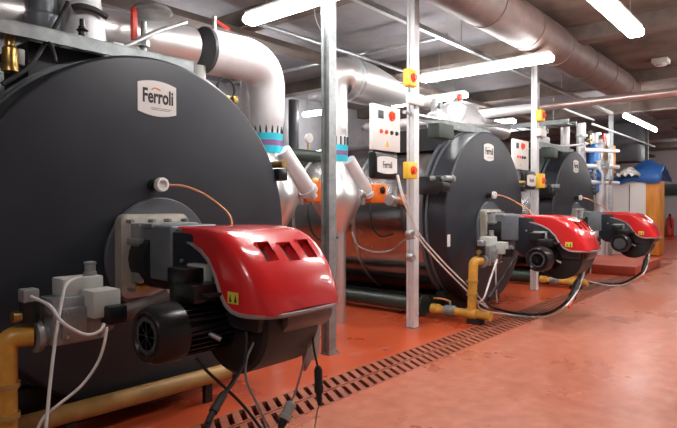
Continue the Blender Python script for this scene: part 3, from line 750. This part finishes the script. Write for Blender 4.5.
b = cyl(bm_(), (5.22+.06, 4.5-.16, 2.0), (5.22+.40, 4.5-.20, 1.60), .085); lathe(b, (5.22+.38, 4.5-.20, 1.62), (.65, 0, -.76), [(0, .10), (.05, .10), (.06, .06), (.12, .06)], 20); obj('side_branch', b, 'aluw', t, label='pale slanting side branch')
obj('drop_leg', cyl(bm_(), (5.22+.05, 4.5, 0.0), (5.22+.05, 4.5, 1.18), .10, seg=28), 'alu', t)

# dome-ended flue above boiler 2 and its outlet
t = thing('flue_header', 'white domed flue above the middle boiler with tapering silver pipe', 'flue', (7.9, 4.6, 2.4))
b = bm_(); lathe(b, A(440, 119, 4.9), (1, -.05, 0), [(0, .03), (.05, .14), (.16, .26), (.36, .35), (.62, .385), (.70, .385)], 32)
obj('dome', b, 'aluw', t)
q = A(440, 119, 4.9)+Vector((.70, -.035, 0))
obj('taper', lathe(bm_(), q, (1, -.05, .0), [(0, .375), (.35, .27), (.4, .19), (1.6, .16)], 32), 'alu', t)

# pipe stubs behind boiler 1 edge
for i, (px, py0, w_, y, lab) in enumerate(((250, 84, .095, 4.5, 'slim silver pipe standing behind the edge of the nearest boiler'),)):
    q = A(px, py0, y); o = obj('silver_pipe', cyl(bm_(), (q.x, y, 0), (q.x, y, 2.78), w_), 'aluw'); tag(o, lab, 'pipe')
q = A(196, 72, 4.25)
t = thing('drain_valve', 'pale valve stub with orange tag under the big silver pipe', 'valve', (q.x, 4.25, 2.2))
obj('stub', lathe(bm_(), (q.x+.02, 4.25, 2.28), (0, 0, 1), [(0, .07), (.2, .07), (.2, .10), (.26, .10), (.26, .07), (.42, .07)], 20), 'pgrey', t)
q = A(233, 100, 4.2); obj('tag', box2(bm_(), (q.x-.03, 4.15, q.z-.04), (q.x+.025, 4.2, q.z+.03), .01), 'brass', t)
b = bm_(); P = [A(226, 84, 4.2)+Vector((.10*math.cos(a), 0, .10*math.sin(a)-.05)) for a in [2*PI*k/14 for k in range(15)]]
tube(b, P, .012, 8, 2); obj('cable_loop', b, 'rubber', t)

# white tapered fitting and handwheels on top of boiler 1
t = thing('safety_valve', 'white conical jacketed valve with black handle on top of the nearest boiler', 'valve', (1.86, 3.95, 2.5))
b = bm_(); lathe(b, (1.88, 4.02, 2.50), (0, 0, 1), [(0, .20), (.02, .20), (.03, .175), (.32, .145), (.40, .13), (.5, .12)], 28); obj('jacket', b, 'aluw', t)
b = bm_(); tube(b, [(1.74, 3.86, 2.79), (1.79, 3.84, 2.81), (1.89, 3.84, 2.81), (1.98, 3.86, 2.79)], .022, 10); obj('handle', b, 'rubber', t)
b = bm_(); cyl(b, (1.78, 3.80, 2.56), (1.78, 3.80, 2.66), .026); cyl(b, (1.78, 3.80, 2.66), (1.78, 3.80, 2.71), .018); lathe(b, (1.78, 3.80, 2.625), (0, 0, 1), [(0, .03), (0.01, .04), (.02, .03)], 16)
obj('bleed_nozzle', b, 'black', t)
t = thing('gate_valve', 'dark grey flanged valve at the top left above the boiler rail', 'valve', (1.55, 4.0, 2.5))
b = bm_(); q = A(40, 18, 4.1); lathe(b, (q.x-.0, 4.05, 2.50), (0, 0, 1), [(0, .11), (.1, .09), (.16, .12), (.24, .12), (.26, .09), (.45, .08)], 24); obj('valve_body', b, 'castb', t)
t = thing('brass_valve', 'brass valve with pale side handle at the far upper left', 'valve', (1.25, 3.8, 2.15))
q = A(10, 45, 3.78)
obj('brass_body', lathe(bm_(), (q.x, 3.78, 2.27), (0, 0, 1), [(0, .05), (.03, .05), (.04, .045), (.14, .045), (.16, .03), (.26, .03)], 18), 'brass', t)
obj('side_handle', box2(bm_(), (q.x+.04, 3.76, 2.32), (q.x+.08, 3.80, 2.42), .008), 'pgrey', t)
q = A(140, 18, 3.95)
t = thing('handwheel_valve', 'small valve with a red lever above the nearest boiler rail', 'valve', (q.x, 3.95, 2.55))
obj('stem', cyl(bm_(), (q.x+.03, 3.95, 2.52), (q.x+.03, 3.95, 2.86), .022), 'galvd', t)
b = bm_(); box2(b, (q.x-.07, 3.93, 2.70), (q.x-.03, 3.97, 2.95), .006); obj('red_lever', b, 'redh', t)
obj('nut', lathe(bm_(), (q.x+.03, 3.95, 2.66), (0, 0, 1), [(0, .03), (.01, .045), (.05, .045), (.06, .03)], 8), 'galv', t)
b = bm_(); lathe(b, (q.x+.10, 3.95, 2.93), (0, 0, 1), [(0, .14), (.02, .16), (.05, .14)], 24); obj('cap', b, 'galvd', t)
q = A(223, 26, 4.1)
t = thing('vent_cock', 'small red-handled vent cock on the big silver pipe', 'valve', (q.x, 4.2, 3.0))
obj('cock_stem', cyl(bm_(), (q.x-.02, 4.2, 3.02), (q.x-.02, 4.2, 3.17), .018), 'galv', t); b = bm_(); tube(b, [(q.x-.03, 4.2, 3.15), (q.x+.05, 4.18, 3.11), (q.x+.12, 4.16, 3.08)], .015, 8); obj('red_lever', b, 'redh', t)
cable('black_cable', [A(68, 2, 3.9), A(60, 18, 3.88), A(53, 30, 3.86), A(47, 40, 3.78), A(37, 56, 3.62), A(25, 70, 3.58), A(2, 84, 3.56)], .014, 'rubber', 'black cable draped over the rail and down the shoulder of the nearest boiler')
cable('black_cable', [A(47, 40, 3.7), A(53, 50, 3.66), A(56, 62, 3.64)], .012, 'rubber', 'short black cable tail beside the draped cable at the rail')
t = thing('conduit', 'thin steel conduit rising from the rail across the big silver pipe', 'conduit', (2.2, 3.85, 2.6))
obj('conduit_run', tube(bm_(), bend([(2.02, 3.8, 2.56), (2.1, 3.8, 2.60), A(155, 32, 3.85), A(186, 22, 3.9)], .06), .018, 10, 0), 'galv', t)
obj('saddle', box2(bm_(), (1.98, 3.76, 2.55), (2.06, 3.84, 2.60), .006), 'white', t)
# grey duct panel at left behind boiler
o = obj('side_duct', box2(bm_(), (.2, 3.95, 2.13), (1.35, 4.4, 2.36), .01), 'galvd'); tag(o, 'pale grey duct box behind the left shoulder of the nearest boiler', 'duct')

# ------------------------------------------------------------------ actuators
def actuator(x, y, z, label, s=.30):
    t = thing('valve_actuator', label, 'actuator', (x, y, z), 'orange valve actuators')
    obj('orange_case', box2(bm_(), (x, y-.10, z), (x+s, y+.1, z+s*.82), .02, 3), 'orange', t)
    obj('position_dial', lathe(bm_(), (x+s*.62, y-.10, z+s*.55), (0, -1, 0), [(0, .045), (.02, .045), (.02, .02), (.035, .02)], 16), 'ink', t)
    b = bm_(); cyl(b, (x-.16, y, z+s*.38), (x+.01, y, z+s*.38), .05); lathe(b, (x-.20, y, z+s*.38), (1, 0, 0), [(0, .07), (.05, .07)], 12); cyl(b, (x-.08, y, z-.02), (x-.08, y, z+.24), .028)
    obj('valve_neck', b, 'galv', t)
    b = bm_(); tube(b, [(x+.02, y-.05, z+.02), (x-.06, y-.1, z-.12), (x-.02, y-.12, z-.32), (x+.15, y-.12, z-.42), (x+.42, y-.1, z-.40)], .014, 8); obj('flexible_conduit', b, 'rubber', t)
actuator(4.49, 4.3, 1.475, 'orange valve actuator left of the grey post')
actuator(5.60, 4.3, 1.475, 'orange valve actuator between the grey post and the bright post')
actuator(5.92, 4.05, 1.45, 'orange valve actuator half hidden behind the bright post', .16)

# ------------------------------------------------------------------ piping behind the boilers
bgp = 'pipes behind the boilers'
def vpipe(x, y, r, m, z0, z1, label):
    o = obj('vertical_pipe', cyl(bm_(), (x, y, z0), (x, y, z1), r), m); tag(o, label, 'pipe', bgp); return o
o = obj('header_pipe', cyl(bm_(), (3.0, 5.6, 2.16), (6.35, 5.6, 2.16), .09), 'green'); tag(o, 'dark green header pipe running level behind the posts', 'pipe')
o = obj('header_pipe', cyl(bm_(), (3.5, 9.475, 2.6), (14, 9.475, 2.6), .12), 'galvd'); tag(o, 'dull grey pipe along the back wall', 'pipe')
vpipe(5.75, 7.2, .07, 'brass', 2.2, 3.2, 'pale brass pipe seen between the elbow pipes')
vpipe(5.35, 8.2, .16, 'aluw', 0, 3.4, 'broad pale pipe against the back wall between the elbow pipes')
for x, y, r_, m, z0, z1, lab in ((6.6, 9.3, .09, 'galvd', 0, 3.2, 'dull grey pipe against the back wall, left of the grey post'),
      (8.3, 9.3, .07, 'aluw', 0, 3.9, 'pale pipe against the back wall, right of the grey post'), (9.3, 9.3, .12, 'charcoal', 0, 3.9, 'dark pipe against the back wall, left of the control panel'),
      (10.6, 9.3, .10, 'galvd', 0, 3.9, 'dull grey pipe against the back wall behind the bright post')):
    vpipe(x, y, r_, m, z0, z1, lab)
t = thing('pump_controller', 'small dark box with a blue front on the green header pipe', 'controller', (4.9, 5.5, 2.25))
obj('controller_body', box2(bm_(), (4.72, 5.5, 2.25), (4.95, 5.68, 2.52), .02), 'charcoal', t); obj('blue_cover', box2(bm_(), (4.75, 5.49, 2.28), (4.92, 5.505, 2.48), .005), 'blue', t)
for x, lab in ((3.4, 'dark round gauge on the green header pipe near the elbow'), (5.9, 'dark round gauge on the green header pipe behind the control panel')):
    t = thing('pressure_gauge', lab, 'gauge', (x, 5.55, 2.25)); obj('gauge_stem', cyl(bm_(), (x, 5.6, 2.24), (x, 5.6, 2.36), .015), 'brass', t)
    obj('gauge_dial', lathe(bm_(), (x, 5.62, 2.42), (0, -1, 0), [(0, .06), (.05, .07), (.055, .06)], 20), 'label', t)
o = obj('tank', lathe(bm_(), (7.4, 9.0, .0), (0, 0, 1), [(0, .30), (.05, .34), (2.3, .34), (2.5, .25), (2.58, .08)], 28), 'galvd'); tag(o, 'tall dull grey cylindrical tank against the back wall', 'tank')
for k, (px, y, r_, m, z1, lab) in enumerate(((565, 4.4, .10, 'aluw', 3.3, 'white pipe above the farthest boiler, first behind the third post'),
      (581, 4.5, .11, 'aluw', 3.5, 'white pipe above the farthest boiler, second behind the third post'),
      (601, 4.6, .13, 'aluw', 3.3, 'thick white pipe just right of the farthest boiler'),
      (607, 4.6, .10, 'alu', 3.5, 'silver pipe left of the far white post'),
      (590, 5.0, .07, 'tgrey', 3.6, 'brownish pipe beside the blue valve'))):
    q = A(px, 160, y); vpipe(q.x, y, r_, m, 0.0 if q.x > 12.6 else 2.3, z1, lab)
q = A(593, 152, 4.3)
t = thing('blue_pump', 'tall blue pump body between the white pipes beyond the farthest boiler', 'pump', (q.x, 4.3, 1.6))
obj('pump_body', lathe(bm_(), (q.x, 4.3, 1.75), (0, 0, 1), [(0, .10), (.05, .15), (.35, .15), (.4, .20), (.5, .20), (.55, .15), (1.1, .14), (1.3, .08)], 24), 'blue', t)
obj('pump_stand', cyl(bm_(), (q.x, 4.3, 0), (q.x, 4.3, 1.76), .08), 'galvd', t)
# flanged valves among the white pipes
for k, (px, py, m, lab) in enumerate(((600, 138, 'redh', 'small red valve wheel left of the far white post'), (590, 175, 'galv', 'silver flanged valve low beside the blue pump'),
      (606, 180, 'galv', 'silver flanged valve above the farthest red hood'), (586, 140, 'brass', 'brass valve left of the blue pump'), (603, 165, 'galvd', 'grey valve wheel right of the blue pump'))):
    q = A(px, py, 4.05); t = thing('pipe_valve', lab, 'valve', tuple(q), 'valves beyond the farthest boiler')
    obj('valve_flange', lathe(bm_(), q+Vector((0, .1, -.12)), (0, 0, 1), [(0, .13), (.04, .13), (.04, .08), (.20, .08), (.20, .13), (.24, .13)], 20), 'galv', t)
    obj('wheel', lathe(bm_(), q+Vector((0, -.12, 0)), (0, 1, 0), [(0, .06), (0, .11), (.03, .11), (.03, .06)], 20), m, t)
    obj('wheel_stem', cyl(bm_(), q+Vector((0, -.14, 0)), q+Vector((0, .1, 0)), .03), 'galvd', t)
for k, (py, lab) in enumerate(((150, 'upper white cross pipe right of the farthest boiler'), (166, 'middle white cross pipe right of the farthest boiler'), (182, 'lowest white cross pipe right of the farthest boiler'))):
    a, c = A(583, py, 4.2), A(618, py+1, 4.2); o = obj('cross_pipe', cyl(bm_(), a, c, .055), 'aluw'); tag(o, lab, 'pipe')
# pipes and valves on the tops of boilers 2, 3
for k, (px, py, y, lab) in enumerate(((436, 105, 4.3, 'white jacketed valve above the left of the middle boiler'), (455, 97, 4.5, 'tall pale angled valve above the middle boiler'), (542, 130, 4.2, 'pale valve on top of the farthest boiler'))):
    q = A(px, py, y); t = thing('header_valve', lab, 'valve', (q.x, y, 2.5))
    obj('valve_jacket', lathe(bm_(), (q.x, y, 2.45+(.28 if k == 1 else 0)), (.25 if k == 1 else 0, 0, 1), [(0, .09), (.12, .11), (.2, .15), (.34, .15), (.38, .08), (.58, .07)], 22), 'aluw', t)
    obj('valve_wheel', lathe(bm_(), (q.x-.12, y-.16, q.z-.04), (0, 1, 0), [(0, .03), (0, .055), (.03, .055), (.03, .03)], 18), 'redh' if k == 1 else 'galvd', t)
    obj('wheel_stem', cyl(bm_(), (q.x-.12, y-.16, q.z-.04), (q.x, y, q.z-.04), .02), 'galvd', t)
o = obj('conduit', tube(bm_(), [A(404, 112, 3.6), A(440, 120, 3.7), A(480, 126, 3.8), A(512, 124, 4.0)], .022, 8), 'galv'); tag(o, 'thin pale conduit crossing above the middle boiler to the bright post', 'conduit')
o = obj('conduit', tube(bm_(), [A(536, 140, 3.68), A(560, 146, 3.8), A(590, 143, 4.2)], .022, 8), 'aluw'); tag(o, 'thin pale conduit from the third post above the farthest boiler', 'conduit')
for cx, lab in ((CX[1], 'black box on the left end of the middle boiler rail'), (CX[2], 'black box on the left end of the farthest boiler rail')):
    o = obj('rail_box', box2(bm_(), (cx-1.36, YF+.0, 2.28), (cx-1.0, YF+.17, 2.46), .01), 'green'); tag(o, lab, 'box')

# ------------------------------------------------------------------ ceiling services
def light(x, y, z, L, ax, label, w=.085):
    t = thing('fluorescent_light', label, 'ceiling light', (x, y, z), 'ceiling fluorescent lights')
    d = Vector((1, 0, 0)) if ax == 'x' else Vector((0, 1, 0)); s = Vector((0, 1, 0)) if ax == 'x' else Vector((1, 0, 0))
    c = Vector((x, y, z))
    def bx(bm, l0, l1, w_, z0, z1, bev): 
        a = c+d*l0-s*w_+Vector((0, 0, z0)); e = c+d*l1+s*w_+Vector((0, 0, z1))
        return box2(bm, [min(a[i], e[i]) for i in range(3)], [max(a[i], e[i]) for i in range(3)], bev, 4)
    obj('diffuser', bx(bm_(), -L/2, L/2, w, -.06, .035, .04), 'tube', t, ang=60)
    obj('housing', bx(bm_(), -L/2+.03, L/2-.03, w*.8, .036, .07, .005), 'pgrey', t)
    for k in (-.35, .35): obj('hanger_wire', cyl(bm_(), c+d*L*k+Vector((0, 0, .07)), Vector((c+d*L*k)[:2]+(ZC,)), .004, seg=6), 'galvd', t)
light(3.93, 3.62, 3.42, 2.0, 'y', 'lit fluorescent light at the top, above the nearest boiler')
light(7.43, 3.64, 3.40, 2.0, 'y', 'lit fluorescent light hanging above the middle boiler')
light(6.03, 1.56, 3.40, 2.0, 'x', 'lit fluorescent light at the top right over the walkway')
light(15.2, 3.25, 3.45, 3.2, 'x', 'distant lit fluorescent light beyond the far white post', .04)
light(9.6, 8.9, 3.6, .7, 'y', 'small distant light seen left of the grey post')
light(9.2, 5.6, 3.45, 1.6, 'y', 'added fluorescent light far behind the middle boiler')  # added to brighten the space behind the boilers
light(3.0, 2.0, 3.45, 1.2, 'x', 'added unseen fluorescent light over the walkway nearest the viewer')  # added out of frame to light the nearest red hood
light(-0.8, 0.9, 3.45, 1.1, 'y', 'added unseen fluorescent light on the left of the viewer')  # added off frame to light the left faces of hood and motor
light(8.0, 0.1, 3.45, 2.0, 'x', 'added unseen fluorescent light over the walkway to the right of the picture')  # added out of view to brighten the two farther boiler doors
light(10.8, -0.3, 3.45, 2.0, 'x', 'second added unseen fluorescent light over the walkway to the right of the picture')  # another added lamp out of view, for the farther doors and floor
light(12.5, 6.3, 3.40, 2.0, 'y', 'added fluorescent light behind the third post above the farthest boiler')  # extra rear lamp added to lift the background brightness
light(5.2, 6.9, 3.5, 2.0, 'x', 'lit fluorescent light behind the boilers near the back wall')
light(12.6, 0.6, 3.5, 2.0, 'x', 'lit fluorescent light over the walkway further on')
light(20.0, 1.2, 3.5, 2.0, 'x', 'lit fluorescent light far down the walkway')
light(26.0, 3.0, 3.5, 2.0, 'y', 'lit fluorescent light near the far wall')

t = thing('ventilation_duct', 'long round brown ventilation duct under the ceiling', 'duct', (8, 2.93, 3.78))
obj('duct_run', cyl(bm_(), (2.0, 2.93, 3.78), (12.4, 2.93, 3.78), .27, seg=32), 'duct', t)
for k in range(9): obj('duct_band', lathe(bm_(), (2.6+k*1.15, 2.93, 3.78), (1, 0, 0), [(0, .26), (0, .278), (.05, .278), (.05, .26)], 32), 'duct', t)
t = thing('cross_pipe', 'long pinkish silver pipe crossing under the ceiling from right to left', 'pipe', (10, 3, 3.2))
obj('pipe_run', cyl(bm_(), (10.0, -1.0, 3.2), (10.0, 7.8, 3.2), .065), 'pinkpipe', t)
obj('lit_run', cyl(bm_(), (10.0, 3.9, 3.2), (10.0, 7.7, 3.2), .09), 'aluw', t, label='pale brightly lit stretch')  # paler sleeve stands in for the light on this stretch of pipe
for y in (2.9, 5.2): obj('pipe_joint', lathe(bm_(), (10, y, 3.2), (0, 1, 0), [(0, .06), (0, .08), (.08, .08), (.08, .06)], 20), 'pinkpipe', t)
for y in (-.5, 1.6, 3.8, 6): obj('pipe_hanger', cyl(bm_(), (10, y, 3.26), (10, y, ZC), .008, seg=6), 'galvd', t)
t = thing('cable_tray', 'steel cable tray crossing under the ceiling above the farthest boiler', 'cable tray', (12.5, 5, 3.3))
for y in (4.4, 7.1): obj('tray_hanger', box2(bm_(), (12.45, y, 3.2), (12.47, y+.02, ZC)), 'galvd', t)
b = bm_(); box2(b, (12.2, 4.0, 3.18), (12.24, 7.5, 3.28)); box2(b, (12.7, 4.0, 3.18), (12.74, 7.5, 3.28))
for k in range(12): box2(b, (12.2, 4.05+k*.3, 3.19), (12.74, 4.09+k*.3, 3.21))
obj('tray', b, 'galvd', t, smooth=False)
for (a, lab) in ((((4.6, 5.4, 3.75), (9.2, 5.4, 3.75)), 'thin ceiling conduit behind the bright post'), (((6.9, 3.9, 3.8), (6.9, 8.8, 3.8)), 'thin ceiling conduit running back from the second light'),
               (((4.9, 4.2, 3.85), (4.9, 9, 3.85)), 'thin ceiling conduit running back behind the grey post'), (((12.0, 4.3, 3.6), (15, 4.3, 3.6)), 'short ceiling conduit beyond the cross pipe'),
               (((13.5, 3.9, 3.3), (20, 3.9, 3.3)), 'pale ceiling rail right of the far white post')):
    o = obj('conduit', cyl(bm_(), *a, .028, seg=12), 'galv'); tag(o, lab, 'conduit')
cable('hanging_wire', [(4.95, 4.6, 4.04), (4.98, 4.6, 3.7), (5.2, 4.6, 3.45), (5.22, 4.55, 3.28)], .008, 'greyc', 'thin wire hanging from the ceiling above the pipe behind the grey post', cat='wire')
t = thing('smoke_detector', 'small square ceiling detector at the right of the duct', 'detector', (10.35, 1.55, 4.0))
obj('detector_base', box2(bm_(), (11.2, 2.0, 3.97), (11.5, 2.25, ZC), .01), 'pgrey', t); obj('detector_head', lathe(bm_(), (11.35, 2.12, 3.98), (0, 0, -1), [(0, .09), (.05, .08), (.06, .04)], 16), 'pgrey', t)

# ------------------------------------------------------------------ far right
o = obj('equipment_plinth', box2(bm_(), (12.5, 2.76, 0), (14.9, 6.2, .20), .01), 'redp'); tag(o, 'low red painted plinth on the floor beyond the farthest burner', 'plinth')
t = thing('storage_cabinet', 'large white cabinet beyond the farthest burner, under the blue tarpaulin', 'cabinet', (18.6, 4.2, 0))
obj('carcass', box2(bm_(), (18.0, 3.72, 0), (19.4, 5.1, 2.12), .01), 'white', t)
obj('orange_side', box2(bm_(), (17.96, 3.36, 0.02), (18.6, 3.71, 2.14), .005), 'orangel', t, label='orange boarded end')
for y in (4.15, 4.6): obj('door_gap', box2(bm_(), (17.98, y-.01, .1), (18.0, y+.01, 2.05)), 'charcoal', t, smooth=False)
# tarp: rumpled sheet
b = bm_(); n, m_ = 22, 16; g_ = []
for i in range(n+1):
    row = []
    for j in range(m_+1):
        u, v = i/n, j/m_
        y = 3.32+u*1.75; x = 17.9+v*1.6
        z = 2.15+.40*math.exp(-((u-.25)/.25)**2)*math.sin(PI*min(1, v*1.1+.06))**.5+.07*math.sin(13*u+7*v)+.05*math.sin(23*v+16*u)+.25*(1-u)*math.sin(PI*v)
        if j == 0: z = 2.16-.1*(.5+.5*math.sin(12*u)); 
        row.append(b.verts.new((x, y, max(z, 2.145 if j else 2.02))))
    g_.append(row)
for i in range(n):
    for j in range(m_): b.faces.new((g_[i][j], g_[i+1][j], g_[i+1][j+1], g_[i][j+1]))
o = obj('tarpaulin', b, 'tarp', ang=70); s_ = o.modifiers.new('s', 'SOLIDIFY'); s_.thickness = .01; tag(o, 'crumpled bright blue tarpaulin heaped on the far white cabinet', 'tarpaulin')
b = bm_(); n = 12; g_ = []
for i in range(n+1):
    g_.append([b.verts.new((17.5+.8*j/n, 3.85+.55*i/n, 2.30+.22*math.sin(PI*i/n)*math.sin(PI*j/n)+.05*math.sin(i*1.7+j))) for j in range(n+1)])
for i in range(n):
    for j in range(n): b.faces.new((g_[i][j], g_[i+1][j], g_[i+1][j+1], g_[i][j+1]))
o = obj('white_sheet', b, 'white', ang=70); s_ = o.modifiers.new('s', 'SOLIDIFY'); s_.thickness = .01; tag(o, 'crumpled white sheet lying on the left of the blue tarpaulin', 'sheet')
o = obj('duct_box', box2(bm_(), (18.2, 4.0, 2.75), (19.2, 5.0, 3.85), .01), 'charcoal'); tag(o, 'dark grey hanging duct box above the blue tarpaulin', 'duct')
o = obj('far_post', box2(bm_(), (20.2, 4.12, 0), (20.28, 4.2, 3.95)), 'galvd', smooth=False); tag(o, 'thin grey post in front of the far wall beside the orange boards', 'post')
o = obj('orange_post', box2(bm_(), (16.655, 4.25, 2.35), (16.9, 4.42, 3.1), .01), 'orangel'); tag(o, 'short orange upright beside the far white post', 'upright')
t = thing('fire_extinguisher', 'red fire extinguisher standing on the floor by the far wall', 'fire extinguisher', (29.8, 5.15, 0))
obj('cylinder', lathe(bm_(), (29.8, 5.15, .02), (0, 0, 1), [(0, .14), (.03, .17), (.75, .17), (.88, .09), (.92, .05)], 20), 'redh', t)
obj('valve_head', lathe(bm_(), (29.8, 5.15, .93), (0, 0, 1), [(0, .05), (.08, .06), (.12, .03)], 12), 'rubber', t)
b = bm_(); tube(b, [(29.75, 5.15, 1.0), (29.6, 5.1, .85), (29.58, 5.05, .4)], .025, 8); obj('hose', b, 'rubber', t)

# ------------------------------------------------------------------ world, camera, colour
w = bpy.data.worlds.new('world'); SC.world = w; w.use_nodes = True
w.node_tree.nodes['Background'].inputs[0].default_value = (.05, .05, .06, 1)
w.node_tree.nodes['Background'].inputs[1].default_value = 1.0
cd = bpy.data.cameras.new('camera'); cam = bpy.data.objects.new('camera', cd); COL.objects.link(cam)
cd.sensor_width = 36; cd.lens = F/677*36; cd.clip_end = 200
cam.matrix_world = Matrix.Translation(CAM) @ Matrix((RT, UP, -FW)).transposed().to_4x4()
SC.camera = cam
vs = SC.view_settings
vs.view_transform = 'Standard'; vs.look = 'None'; vs.gamma = 1; vs.exposure = 0.08; vs.use_curve_mapping = False
SC.cycles.max_bounces = 6; SC.cycles.diffuse_bounces = 4; SC.cycles.glossy_bounces = 3
